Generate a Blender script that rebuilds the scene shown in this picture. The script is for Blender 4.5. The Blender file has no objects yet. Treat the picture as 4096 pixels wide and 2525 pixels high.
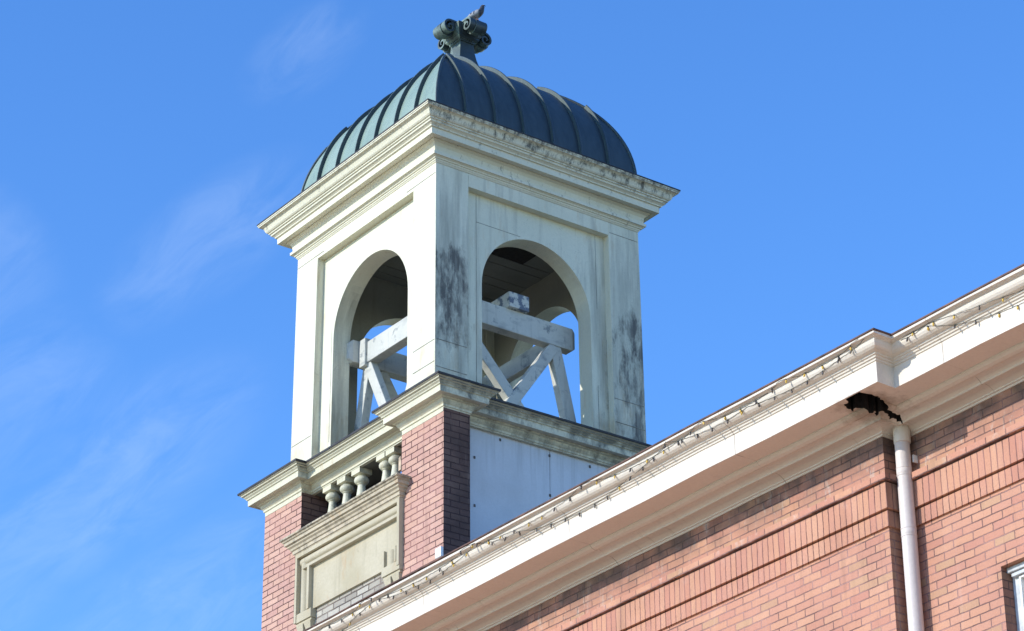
import bpy, bmesh, math, random
from mathutils import Vector, Matrix
random.seed(7)
S = bpy.context.scene
COL = S.collection
Z0 = 14.6                                   # frame height zero (tower ledge) above the ground
# ------------------------------------------------------------------ camera
R_ = Vector((0.59016011, 0.8072413, -0.0085164)); U_ = Vector((0.36612149, -0.25823316, 0.8940194))
F_ = Vector((-0.71949017, 0.53073263, 0.4479473))
cd = bpy.data.cameras.new('camera'); cam = bpy.data.objects.new('camera', cd); COL.objects.link(cam)
cam.matrix_world = Matrix(((R_.x, U_.x, -F_.x, 23.13064), (R_.y, U_.y, -F_.y, -15.9919), (R_.z, U_.z, -F_.z, -13.01284 + Z0), (0, 0, 0, 1)))
cd.sensor_width = 36; cd.lens = 98.857; cd.clip_end = 3000
S.camera = cam
# ------------------------------------------------------------------ light
SUN = Vector((-0.27, -1.0, 0.476)).normalized()
EL = math.asin(SUN.z); ROT = math.atan2(SUN.x, SUN.y)
ld = bpy.data.lights.new('sun', 'SUN'); lo = bpy.data.objects.new('sun', ld); COL.objects.link(lo)
ld.energy = 2.5; ld.angle = math.radians(0.5); ld.color = (1.0, 0.945, 0.84)
lo.rotation_euler = (-SUN).to_track_quat('-Z', 'Y').to_euler(); lo.location = (-20, -60, 60)
S.view_settings.view_transform = 'Standard'; S.view_settings.look = 'None'
S.view_settings.exposure = 0.78; S.view_settings.gamma = 1.0
W = bpy.data.worlds.new('World'); S.world = W; W.use_nodes = True
CIRRUS = [(F_ + R_ * x + U_ * y, ra, rb, k) for x, y, ra, rb, k in ((-.074, .094, .03, .016, .5), (-.108, .027, .055, .022, .55), (-.142, -.057, .075, .030, .62), (-.172, -.03, .04, .05, .45), (-.125, -.108, .08, .03, .5), (-.19, .02, .03, .04, .4), (-.20, -.10, .05, .04, .5))]
def world():
    nt = W.node_tree; N = nt.nodes; L = nt.links; N.clear()
    out = N.new('ShaderNodeOutputWorld'); bg = N.new('ShaderNodeBackground'); bg.inputs['Strength'].default_value = 0.15
    sky = N.new('ShaderNodeTexSky'); sky.sky_type = 'NISHITA'; sky.sun_disc = False
    sky.sun_elevation = EL; sky.sun_rotation = ROT; sky.air_density = 1.0; sky.dust_density = 0.0; sky.ozone_density = 4.0
    hs = N.new('ShaderNodeHueSaturation'); hs.inputs['Hue'].default_value = 0.509; hs.inputs['Saturation'].default_value = 1.20; hs.inputs['Value'].default_value = 1.23
    L.new(sky.outputs[0], hs.inputs['Color'])
    # thin cirrus: streaky noise on the direction sphere, gathered in a few soft drifts
    tc = N.new('ShaderNodeTexCoord'); Dv = tc.outputs['Generated']
    def dot(v):
        o = N.new('ShaderNodeVectorMath'); o.operation = 'DOT_PRODUCT'; o.inputs[1].default_value = v; L.new(Dv, o.inputs[0]); return o.outputs['Value']
    def rng(v, a, b, lo=0.0, hi=1.0):
        o = N.new('ShaderNodeMapRange'); o.interpolation_type = 'SMOOTHSTEP'
        for k, q in (('From Min', a), ('From Max', b), ('To Min', lo), ('To Max', hi)): o.inputs[k].default_value = q
        L.new(v, o.inputs['Value']); return o.outputs[0]
    def mth(op, a, b):
        o = N.new('ShaderNodeMath'); o.operation = op
        for i, q in enumerate((a, b)):
            if isinstance(q, (int, float)): o.inputs[i].default_value = q
            else: L.new(q, o.inputs[i])
        return o.outputs[0]
    a_ = (R_ * 0.80 + U_ * 0.60).normalized(); b_ = (U_ * 0.80 - R_ * 0.60).normalized()
    cv = N.new('ShaderNodeCombineXYZ')
    for i, (v, k) in enumerate(((a_, 22), (b_, 58), (F_, 14))): L.new(mth('MULTIPLY', dot(v), k), cv.inputs[i])
    n1 = N.new('ShaderNodeTexNoise'); n1.inputs['Scale'].default_value = 1.0; n1.inputs['Detail'].default_value = 9; n1.inputs['Roughness'].default_value = 0.62; n1.inputs['Distortion'].default_value = 0.6; L.new(cv.outputs[0], n1.inputs['Vector'])
    streak = rng(n1.outputs['Fac'], 0.28, 0.80)
    drifts = None
    for d, ra, rb, k in CIRRUS:
        e = d.normalized(); al = mth('DIVIDE', mth('SUBTRACT', dot(a_), a_.dot(e)), ra); bl = mth('DIVIDE', mth('SUBTRACT', dot(b_), b_.dot(e)), rb)
        q = rng(mth('ADD', mth('MULTIPLY', al, al), mth('MULTIPLY', bl, bl)), 1.0, 0.0, 0.0, k)
        front = rng(dot(e), 0.5, 0.6); q = mth('MULTIPLY', q, front)
        drifts = q if drifts is None else mth('MAXIMUM', drifts, q)
    fac = mth('MULTIPLY', mth('MULTIPLY', streak, drifts), 0.20)
    mx = N.new('ShaderNodeMixRGB'); mx.inputs['Color2'].default_value = (4.4, 5.0, 5.6, 1); L.new(fac, mx.inputs['Fac']); L.new(hs.outputs[0], mx.inputs['Color1'])
    L.new(mx.outputs[0], bg.inputs['Color']); L.new(bg.outputs[0], out.inputs['Surface'])
world()
# ------------------------------------------------------------------ materials
class NT:
    def __init__(s, name):
        s.m = bpy.data.materials.new(name); s.m.use_nodes = True; s.t = s.m.node_tree; s.N = s.t.nodes
        s.b = s.N['Principled BSDF']; s.pos = s.N.new('ShaderNodeNewGeometry')
    def n(s, typ, ins=None, **kw):
        o = s.N.new('ShaderNode' + typ)
        for k, v in kw.items(): setattr(o, k, v)
        for k, v in (ins or {}).items(): s.set(o, k, v)
        return o
    def set(s, o, k, v):
        if hasattr(v, 'is_linked') or isinstance(v, bpy.types.NodeSocket): s.t.links.new(v, o.inputs[k])
        else: o.inputs[k].default_value = v
    def math(s, op, a, b=0.0, c=0.0, clamp=False):
        o = s.n('Math', {0: a, 1: b}, operation=op, use_clamp=clamp)
        if op in ('MULTIPLY_ADD', 'COMPARE', 'SMOOTH_MAX', 'SMOOTH_MIN'): s.set(o, 2, c)
        return o.outputs[0]
    def ramp(s, v, a, b, lo=0.0, hi=1.0, smooth=False):
        o = s.n('MapRange', {'Value': v, 'From Min': a, 'From Max': b, 'To Min': lo, 'To Max': hi})
        if smooth: o.interpolation_type = 'SMOOTHSTEP'
        return o.outputs[0]
    def mix(s, f, a, b, mode='MIX'):
        o = s.n('MixRGB', {'Fac': f}, blend_type=mode)
        for k, v in (('Color1', a), ('Color2', b)):
            if isinstance(v, tuple): v = tuple(v) + (1,) if len(v) == 3 else v
            s.set(o, k, v)
        return o.outputs[0]
    def noise(s, scale, detail=4, vec=None, dist=0.0, stretch=None, rough=0.5):
        v = vec or s.pos.outputs['Position']
        if stretch: v = s.n('Mapping', {'Vector': v, 'Scale': stretch}).outputs[0]
        return s.n('TexNoise', {'Vector': v, 'Scale': scale, 'Detail': detail, 'Distortion': dist, 'Roughness': rough}).outputs['Fac']
    def xyz(s): return s.n('SeparateXYZ', {'Vector': s.pos.outputs['Position']}).outputs
    def bump(s, h, strength=0.3, dist=0.01):
        o = s.n('Bump', {'Height': h, 'Strength': strength, 'Distance': dist}); s.t.links.new(o.outputs[0], s.b.inputs['Normal'])
    def fin(s, col, rough=0.7, metal=0.0, spec=None):
        s.set(s.b, 'Base Color', col if not isinstance(col, tuple) else tuple(col) + (1,)); s.set(s.b, 'Roughness', rough); s.set(s.b, 'Metallic', metal)
        if spec is not None: s.b.inputs['Specular IOR Level'].default_value = spec
        return s.m
def painted(name, c0, c1, stain=(0.05, 0.05, 0.045), amount=0.5, rust=0.0, mildew=None, streak=0.3, rough=0.6, warm=False):
    """weathered masonry paint: cloudy tone, dark mildew patches, run-down streaks, rust blooms"""
    t = NT(name); P = t.pos.outputs['Position']
    col = t.mix(t.ramp(t.noise(1.6, 5), 0.35, 0.65), c0, c1)
    fine = t.noise(38, 3)
    col = t.mix(t.ramp(fine, 0.35, 0.7, 0, 0.25), col, tuple(x * 0.8 for x in c0))
    sk = t.noise(1.0, 6, stretch=(9, 9, 0.7), rough=0.65)
    col = t.mix(t.ramp(sk, 0.55, 0.8, 0, streak), col, tuple(x * 0.45 for x in c0))
    if amount:
        sp = t.noise(6.5, 8, dist=0.8, stretch=(1, 1, 0.8), rough=0.7)
        col = t.mix(t.ramp(sp, 0.66 - 0.08 * amount, 0.74, 0, amount), col, stain)
    if rust:
        rs = t.noise(3.1, 7, stretch=(2, 2, 0.5), rough=0.7)
        col = t.mix(t.ramp(rs, 0.58, 0.72, 0, rust), col, (0.42, 0.24, 0.10))
    if warm:      # ochre bleed low on the walls and down the corners
        X, Y, Z = t.xyz(); lo = t.ramp(Z, Z0 + 1.7, Z0 + .2, 0, 1)
        q = t.math('ADD', t.noise(2.6, 8, stretch=(2.2, 2.2, .6), rough=0.7), t.math('MULTIPLY', lo, 0.12))
        col = t.mix(t.ramp(q, 0.57, 0.74, 0, 0.5), col, (0.50, 0.37, 0.20))
        cr = t.noise(3.0, 3, stretch=(1, 1, 1), dist=2.5); hair = t.ramp(t.math('ABSOLUTE', t.math('SUBTRACT', cr, 0.5)), 0.0022, 0.0008)
        col = t.mix(t.math('MULTIPLY', hair, t.ramp(t.noise(0.9, 2), 0.52, 0.6, 0, 0.55)), col, (0.16, 0.15, 0.12))
    if mildew:
        X, Y, Z = t.xyz()
        m = mildew(t, X, Y, Z); col = t.mix(m, col, stain)
    t.bump(t.math('ADD', t.math('MULTIPLY', fine, 0.4), t.noise(9, 5)), 0.25, 0.012)
    return t.fin(col, rough)
def belfry_mildew(t, X, Y, Z):
    # black mildew grown on the north-east (always shady) side, thick on the two corner piers
    nx = t.n('SeparateXYZ', {'Vector': t.pos.outputs['True Normal']}).outputs[0]
    side = t.ramp(nx, 0.6, 0.8)
    near = t.math('MULTIPLY', t.ramp(Y, 0.78, 0.42), t.math('MULTIPLY', t.ramp(Z, Z0 + 2.6, Z0 + 1.9), t.ramp(Z, Z0 + .45, Z0 + .95, .45, 1.0)))
    far = t.math('MULTIPLY', t.ramp(Y, 2.28, 2.42), t.ramp(Z, Z0 + 2.8, Z0 + 1.7))
    far2 = t.math('MULTIPLY', t.ramp(Y, 2.62, 2.85, .75, 1.0), far)
    reg = t.math('MULTIPLY', t.math('MAXIMUM', near, far2), t.ramp(X, -0.2, -0.15))
    nz = t.noise(3.2, 9, stretch=(1, 2.0, 0.75), dist=0.35, rough=0.66); fn = t.noise(26, 6, stretch=(1, 1.6, .6), rough=0.7)
    d = t.math('SUBTRACT', t.math('ADD', nz, t.math('MULTIPLY', t.math('SUBTRACT', fn, 0.5), 0.30)), t.math('MULTIPLY_ADD', reg, -0.55, 0.86))
    m = t.math('MULTIPLY', t.ramp(d, -0.03, 0.25, 0, 0.92), t.ramp(t.noise(2.0, 6, stretch=(1, 6, .4), rough=.6), .30, .55, .55, 1.0))
    # thin grey-brown run-off wash, wider than the black patches
    reg2 = t.math('MAXIMUM', t.math('MULTIPLY', t.ramp(Y, .95, .45), t.ramp(Z, Z0 + 3.0, Z0 + 2.2)), t.math('MULTIPLY', t.ramp(Y, 2.15, 2.4), t.ramp(Z, Z0 + 3.1, Z0 + 2.3)))
    wash = t.ramp(t.math('ADD', t.noise(1.6, 7, stretch=(1, 4.5, .42), rough=0.6), t.math('MULTIPLY', reg2, 0.13)), 0.51, 0.78, 0, 0.48)
    foot = t.math('MULTIPLY', t.ramp(Z, Z0 + .62, Z0 + .12), t.ramp(t.noise(7, 6), 0.32, 0.6, 0.1, 0.85))
    return t.math('MULTIPLY', side, t.math('MAXIMUM', t.math('MAXIMUM', m, wash), foot), clamp=True)
def ledge_mildew(t, X, Y, Z):
    nz_ = t.n('SeparateXYZ', {'Vector': t.pos.outputs['True Normal']}).outputs
    side = t.ramp(nz_[0], 0.3, 0.8, 0.12, 1.0)
    n = t.noise(4.5, 8, stretch=(1.4, 1.4, .9), rough=0.7)
    top = t.ramp(Z, Z0 - 0.12, Z0 + 0.0, -0.1, 0.14)
    return t.math('MULTIPLY', side, t.ramp(t.math('ADD', n, top), 0.33, 0.58, 0, 0.92), clamp=True)
def eaves_wear(t, X, Y, Z):
    j = t.math('ABSOLUTE', t.math('SUBTRACT', t.math('MODULO', t.math('ADD', X, 10.0), 2.44), 1.22))
    jt = t.math('MULTIPLY', t.ramp(j, 0.006, 0.003), t.ramp(t.noise(4, 4), 0.40, 0.55, 0.1, 0.75))
    sp = t.ramp(t.noise(16, 8, rough=0.75), 0.66, 0.73, 0, 0.5)
    # rot stain spreading from the hole at the corner
    dx = t.math('SUBTRACT', X, 7.33); dy = t.math('SUBTRACT', Y, -.52); dd = t.math('SQRT', t.math('ADD', t.math('MULTIPLY', dx, dx), t.math('MULTIPLY', dy, dy)))
    rot = t.math('MULTIPLY', t.ramp(t.math('ADD', dd, t.math('MULTIPLY', t.math('SUBTRACT', t.noise(9, 7, rough=.7), 0.5), 0.7)), 0.36, 0.10, 0, 0.75), t.ramp(Z, Z0 - 2.90, Z0 - 2.925))
    dr = t.ramp(t.noise(1.3, 7, stretch=(8, 1, .6), rough=0.7), 0.60, 0.76, 0, 0.42)
    return t.math('MAXIMUM', t.math('MAXIMUM', jt, rot), t.math('MAXIMUM', sp, dr))
def cornice_mildew(t, X, Y, Z):
    n = t.noise(7.5, 9, stretch=(1.5, 1.5, .8), rough=0.78)
    top = t.ramp(Z, Z0 + 3.35, Z0 + 3.58, -0.06, 0.09)
    nx = t.n('SeparateXYZ', {'Vector': t.pos.outputs['True Normal']}).outputs[0]
    return t.ramp(t.math('ADD', t.math('ADD', n, top), t.ramp(nx, 0, 1, -0.035, 0.075)), 0.58, 0.72, 0, 0.88)
def brick(name, c1, c2, mortar, bw, bh, ms, tint, soldier=False, side_shade=0.5, offset=0.5, zoff=0.0, spots=None, dirt=0.25, extra=None):
    t = NT(name); X, Y, Z = t.xyz()
    u = t.math('ADD', t.math('ADD', X, Y), t.math('MULTIPLY', t.math('SUBTRACT', t.noise(31, 4, rough=.65), 0.5), 0.012)); v = t.math('ADD', Z, zoff)
    wob = t.math('ADD', t.math('MULTIPLY', t.math('SUBTRACT', t.noise(5, 2), 0.5), 0.012), t.math('MULTIPLY', t.math('SUBTRACT', t.noise(38, 4, rough=.65), 0.5), 0.010))
    vec = t.n('CombineXYZ', {0: v if soldier else u, 1: t.math('ADD', u if soldier else v, wob)}).outputs[0]
    b = t.n('TexBrick', {'Vector': vec, 'Color1': c1 + (1,), 'Color2': c2 + (1,), 'Mortar': mortar + (1,), 'Scale': 1.0,
                         'Mortar Size': ms, 'Mortar Smooth': 0.25, 'Bias': 0.0, 'Brick Width': bw, 'Row Height': bh})
    b.offset = offset; b.offset_frequency = 2; b.squash = 1.0
    # a second, same-sized grid keyed by cell gives every brick its own tint
    row = t.math('FLOOR', t.math('DIVIDE', (t.math('ADD', u, wob) if soldier else t.math('ADD', v, wob)), bh))
    colu = t.math('FLOOR', t.math('DIVIDE', t.math('ADD', v if soldier else u, t.math('MULTIPLY', t.math('SUBTRACT', 1.0, t.math('MODULO', row, 2.0)), 0.0 if offset == 0 else bw * 0.5)), bw))
    wn = t.n('TexWhiteNoise', {'Vector': t.n('CombineXYZ', {0: row, 1: colu, 2: 3.7}).outputs[0]}, noise_dimensions='3D')
    hue = t.n('HueSaturation', {'Color': b.outputs['Color'], 'Hue': t.ramp(wn.outputs['Value'], 0, 1, 0.493, 0.507),
                                'Value': t.ramp(wn.outputs['Value'], 0, 1, 1 - tint, 1 + tint)}).outputs[0]
    brickc = hue
    wn2 = t.n('TexWhiteNoise', {'Vector': t.n('CombineXYZ', {0: colu, 1: row, 2: 9.1}).outputs[0]}, noise_dimensions='3D')
    if spots: brickc = t.mix(t.ramp(wn2.outputs['Value'], 0.9, 0.93, 0, 0.65), brickc, spots)
    grain = t.noise(60, 4, rough=0.7)
    brickc = t.mix(t.ramp(grain, 0.5, 0.75, 0, 0.35), brickc, tuple(x * 0.55 for x in c1))
    brickc = t.mix(t.ramp(grain, 0.42, 0.3, 0, 0.25), brickc, tuple(min(1, x * 1.5) for x in c1))
    brickc = t.mix(t.ramp(t.noise(1.3, 6), 0.45, 0.75, 0, dirt), brickc, tuple(x * 0.45 for x in c1))
    col = t.mix(b.outputs['Fac'], brickc, mortar)
    # open, dark joints here and there
    dk = t.math('MULTIPLY', b.outputs['Fac'], t.ramp(t.noise(2.6, 5), 0.42, 0.56))
    col = t.mix(t.math('MULTIPLY', dk, 0.75), col, tuple(x * 0.3 for x in mortar))
    if extra: col = extra(t, col, X, Y, Z)
    nx = t.n('SeparateXYZ', {'Vector': t.pos.outputs['True Normal']}).outputs[0]    # shade painted into the brick that faces +X
    col = t.mix(t.math('MULTIPLY', t.ramp(nx, 0.6, 0.8), t.ramp(t.noise(2.2, 6), 0.25, 0.6, side_shade * 0.75, side_shade)), col, (0.050, 0.030, 0.028))
    run = t.noise(1.0, 6, stretch=(7, 7, .55), rough=0.65)       # rain runs
    col = t.mix(t.ramp(run, 0.56, 0.78, 0, 0.38), col, (0.13, 0.08, 0.065))
    col = t.mix(t.ramp(run, 0.40, 0.26, 0, 0.22), col, (0.62, 0.50, 0.44))
    h = t.math('ADD', t.math('MULTIPLY', b.outputs['Fac'], -1.6), t.math('MULTIPLY', grain, 0.35))
    h = t.math('ADD', h, t.math('MULTIPLY', wn.outputs['Value'], 0.3))
    t.bump(h, 1.0, 0.009)
    return t.fin(col, 0.85, spec=0.25)
def paint_and_eaves_shade(t, col, X, Y, Z):      # remains of white paint and grime, darkened to paint in the eaves' shadow
    z = t.math('MULTIPLY', t.ramp(Z, Z0 - 3.62, Z0 - 3.35), 1.0)
    n = t.noise(9, 7, stretch=(1, 1, .45), rough=0.75)
    f = t.math('MULTIPLY', z, t.ramp(n, 0.56, 0.66, 0, 0.55))
    col = t.mix(f, col, (0.62, 0.56, 0.50))
    g = t.math('MULTIPLY', t.ramp(Z, Z0 - 3.45, Z0 - 3.15), t.ramp(t.noise(4, 5), 0.35, 0.6, 0.3, 0.85))
    return t.mix(g, col, (0.12, 0.09, 0.08))
M = {}
M['belfry'] = painted('white_paint', (0.66, 0.65, 0.505), (0.71, 0.695, 0.55), amount=0.06, rust=0.0, mildew=belfry_mildew, streak=0.24, stain=(0.056, 0.047, 0.038), warm=True)
M['cornice'] = painted('cornice_paint', (0.66, 0.645, 0.505), (0.71, 0.69, 0.55), amount=0.1, rust=0.12, mildew=cornice_mildew, streak=0.14)
M['ledge'] = painted('ledge_paint', (0.58, 0.565, 0.43), (0.65, 0.63, 0.485), amount=0.35, rust=0.4, mildew=ledge_mildew, streak=0.4)
M['stone'] = painted('buff_stone', (0.41, 0.36, 0.245), (0.50, 0.45, 0.33), amount=0.3, rust=0.5, streak=0.5, rough=0.85)
M['crown_stone'] = painted('stained_stone', (0.46, 0.40, 0.29), (0.54, 0.47, 0.35), amount=0.55, rust=0.6, streak=0.5, rough=0.85, mildew=lambda t, X, Y, Z: t.math('MAXIMUM', t.ramp(t.noise(11, 8, stretch=(1, 1, .6), rough=.7), 0.50, 0.66, 0, 0.5), t.math('MULTIPLY', t.ramp(Z, Z0 - .93, Z0 - .87), t.ramp(t.noise(20, 6), .42, .58, 0, .8))))
M['eaves'] = painted('cream_paint', (0.665, 0.605, 0.52), (0.695, 0.635, 0.55), stain=(0.20, 0.145, 0.095), amount=0.0, rust=0.0, streak=0.12, rough=0.5, mildew=eaves_wear)
M['timber'] = painted('flaking_paint', (0.50, 0.51, 0.47), (0.60, 0.60, 0.54), stain=(0.10, 0.13, 0.16), amount=0.9, streak=0.6, rough=0.8, mildew=lambda t, X, Y, Z: t.math('MAXIMUM', t.ramp(t.noise(5, 9, rough=0.72), 0.575, 0.64, 0, 0.65), t.ramp(t.noise(1.1, 6, stretch=(3, 3, 9)), .55, .75, 0, .45)))
M['peeled'] = painted('peeled_paint', (0.50, 0.51, 0.47), (0.60, 0.60, 0.54), stain=(0.09, 0.12, 0.18), amount=0.95, streak=0.6, rough=0.8, mildew=lambda t, X, Y, Z: t.ramp(t.noise(9, 7, rough=0.62), 0.47, 0.54, 0, 0.9))
M['boards'] = painted('ceiling_boards', (0.15, 0.155, 0.135), (0.20, 0.205, 0.18), amount=0.5, streak=0.2, rough=0.85)
M['sheet'] = painted('white_sheet', (0.56, 0.58, 0.61), (0.58, 0.60, 0.63), stain=(0.27, 0.27, 0.26), amount=0.0, streak=0.12, rough=0.35, mildew=lambda t, X, Y, Z: t.math('MAXIMUM', t.math('MULTIPLY', t.ramp(Z, Z0 - 1.1, Z0 - .3), t.ramp(t.noise(1.2, 7, stretch=(1, 14, .5), rough=.65), .48, .72, 0, .6)), t.ramp(t.noise(1.5, 5), .5, .75, 0, .3)))
M['pipe'] = painted('pipe_paint', (0.61, 0.545, 0.51), (0.66, 0.59, 0.55), amount=0.12, streak=0.3, rough=0.55)
M['tower_brick'] = brick('painted_brick', (0.51, 0.30, 0.235), (0.55, 0.335, 0.268), (0.27, 0.13, 0.115), 0.235, 0.0733, 0.0062, 0.07, dirt=0.10, side_shade=0.92)
M['wall_brick'] = brick('pink_brick', (0.525, 0.258, 0.175), (0.55, 0.285, 0.198), (0.43, 0.245, 0.215), 0.232, 0.0735, 0.0054, 0.06, spots=(0.48, 0.30, 0.18), extra=paint_and_eaves_shade)
M['soldier'] = brick('soldier_brick', (0.515, 0.252, 0.17), (0.54, 0.28, 0.195), (0.33, 0.165, 0.145), 0.60, 0.0735, 0.005, 0.06, soldier=True, offset=0.0, zoff=-10.65, extra=paint_and_eaves_shade)
M['grey_brick'] = brick('grey_washed_brick', (0.34, 0.31, 0.255), (0.43, 0.40, 0.345), (0.25, 0.20, 0.17), 0.235, 0.0733, 0.008, 0.2, dirt=0.4)
def copper(quarter_shade=0.93, name='copper_patina', dark=0.0):
    # green carbonate patina; the +X side is painted near-black to deepen its shade
    t = NT(name); n = t.noise(2.2, 7, stretch=(1, 1, .5)); f = t.noise(14, 6, stretch=(1, 1, .3))
    col = t.mix(t.ramp(n, 0.35, 0.65), (0.215, 0.31, 0.26), (0.275, 0.37, 0.31))
    col = t.mix(t.ramp(f, 0.5, 0.75, 0, 0.45), col, (0.16, 0.22, 0.20))
    col = t.mix(t.ramp(t.noise(30, 5), 0.66, 0.74, 0, 0.5), col, (0.46, 0.55, 0.50))
    nx = t.n('SeparateXYZ', {'Vector': t.pos.outputs['True Normal']}).outputs[0]
    shade_mix = t.ramp(t.math('ADD', nx, t.math('MULTIPLY', t.math('SUBTRACT', n, 0.5), 0.5)), 0.10, 0.45, 0, 0.93)
    X, Y, Z = t.xyz()       # painted shade over the whole north-east quarter of the dome, seams included
    qd = t.math('SUBTRACT', t.math('ADD', X, 1.5), t.math('ABSOLUTE', t.math('SUBTRACT', Y, 1.5)))
    q2 = t.math('MULTIPLY', t.ramp(qd, 0.0, 0.03), t.ramp(Z, Z0 + 5.45, Z0 + 5.40)); shade_mix = t.math('MAXIMUM', shade_mix, t.math('MULTIPLY', q2, quarter_shade))
    col = t.mix(shade_mix, col, t.mix(t.ramp(f, 0.35, 0.7), (0.014, 0.024, 0.040), (0.030, 0.045, 0.062)))
    if dark: col = t.mix(t.ramp(t.noise(7, 7, rough=.7), 0.40, 0.56, 0.25, dark), col, (0.035, 0.05, 0.055))
    t.bump(t.math('ADD', t.noise(2.6, 3), t.math('MULTIPLY', f, 0.3)), 0.3, 0.03)
    return t.fin(col, 0.5, 0.15)
M['copper'] = copper(); M['seam'] = copper(0.72, 'seam_copper')  # seams take less of the painted shade than the dome skin
def simple(name, c, rough=0.6, metal=0.0, var=0.3, scale=20):
    t = NT(name); n = t.noise(scale, 5)
    t.bump(n, 0.2, 0.01)
    return t.fin(t.mix(t.ramp(n, 0.3, 0.7), tuple(x * (1 - var) for x in c), tuple(min(1, x * (1 + var)) for x in c)), rough, metal)
M['flash'] = simple('dark_flashing', (0.035, 0.030, 0.028), 0.55, 0.3, 0.5, 8)
M['rustflash'] = simple('rusty_gutter_edge', (0.11, 0.055, 0.040), 0.7, 0.1, 0.7, 6)
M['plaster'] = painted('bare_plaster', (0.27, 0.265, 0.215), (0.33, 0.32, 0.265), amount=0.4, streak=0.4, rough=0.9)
M['cavity'] = simple('near_black', (0.018, 0.016, 0.015), 0.95, 0, 0.5)  # shade inside the eaves hole is put into this colour
M['wire'] = simple('green_wire', (0.035, 0.045, 0.04), 0.5)
M['amber'] = simple('amber_bulb', (0.62, 0.40, 0.06), 0.25)
M['darkbulb'] = simple('dark_bulb', (0.07, 0.055, 0.05), 0.3)
M['feather'] = None
M['frame'] = simple('window_frame_paint', (0.50, 0.53, 0.55), 0.6, 0, 0.25, 12)
M['sash'] = simple('sash_paint', (0.75, 0.74, 0.71), 0.5, 0, 0.12, 12)
M['roof'] = simple('roof_felt', (0.08, 0.075, 0.07), 0.9)
M['joint'] = simple('joint_grime', (0.22, 0.21, 0.18), 0.9, 0, 0.5, 9)
M['screw'] = simple('rusty_screw', (0.10, 0.09, 0.085), 0.6, 0.3)
M['ground'] = simple('pavement', (0.54, 0.37, 0.215), 0.9, 0, 0.15, 1.5)
M['lawn'] = simple('dry_grass', (0.07, 0.09, 0.04), 0.9, 0, 0.4, 1.0)
M['plastic'] = simple('white_plastic', (0.74, 0.74, 0.72), 0.4, 0, 0.08)
M['rusty'] = simple('rusty_stub', (0.52, 0.40, 0.28), 0.8, 0, 0.5, 14)
def glass():
    t = NT('window_glass'); t.b.inputs['Specular IOR Level'].default_value = 0.8
    return t.fin((0.02, 0.025, 0.03), 0.05)
M['glass'] = glass()
def feathers():
    t = NT('pigeon_feathers'); X, Y, Z = t.n('SeparateXYZ', {'Vector': t.n('TexCoord').outputs['Object']}).outputs
    col = t.mix(t.ramp(X, 0.03, 0.06), (0.32, 0.33, 0.34), (0.018, 0.022, 0.035))
    bar = t.math('ADD', t.ramp(t.math('ABSOLUTE', t.math('ADD', X, 0.055)), 0.012, 0.008), t.ramp(t.math('ABSOLUTE', t.math('ADD', X, 0.015)), 0.010, 0.006))
    wing = t.ramp(Z, 0.068, 0.078)
    col = t.mix(t.math('MULTIPLY', bar, wing, clamp=True), col, (0.03, 0.03, 0.035))
    return t.fin(t.mix(t.ramp(t.noise(120, 3), .4, .7, 0, .3), col, (0.12, 0.12, 0.14)), 0.6)
M['feather'] = feathers()
M['pink'] = simple('pigeon_leg', (0.35, 0.12, 0.10))
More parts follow.
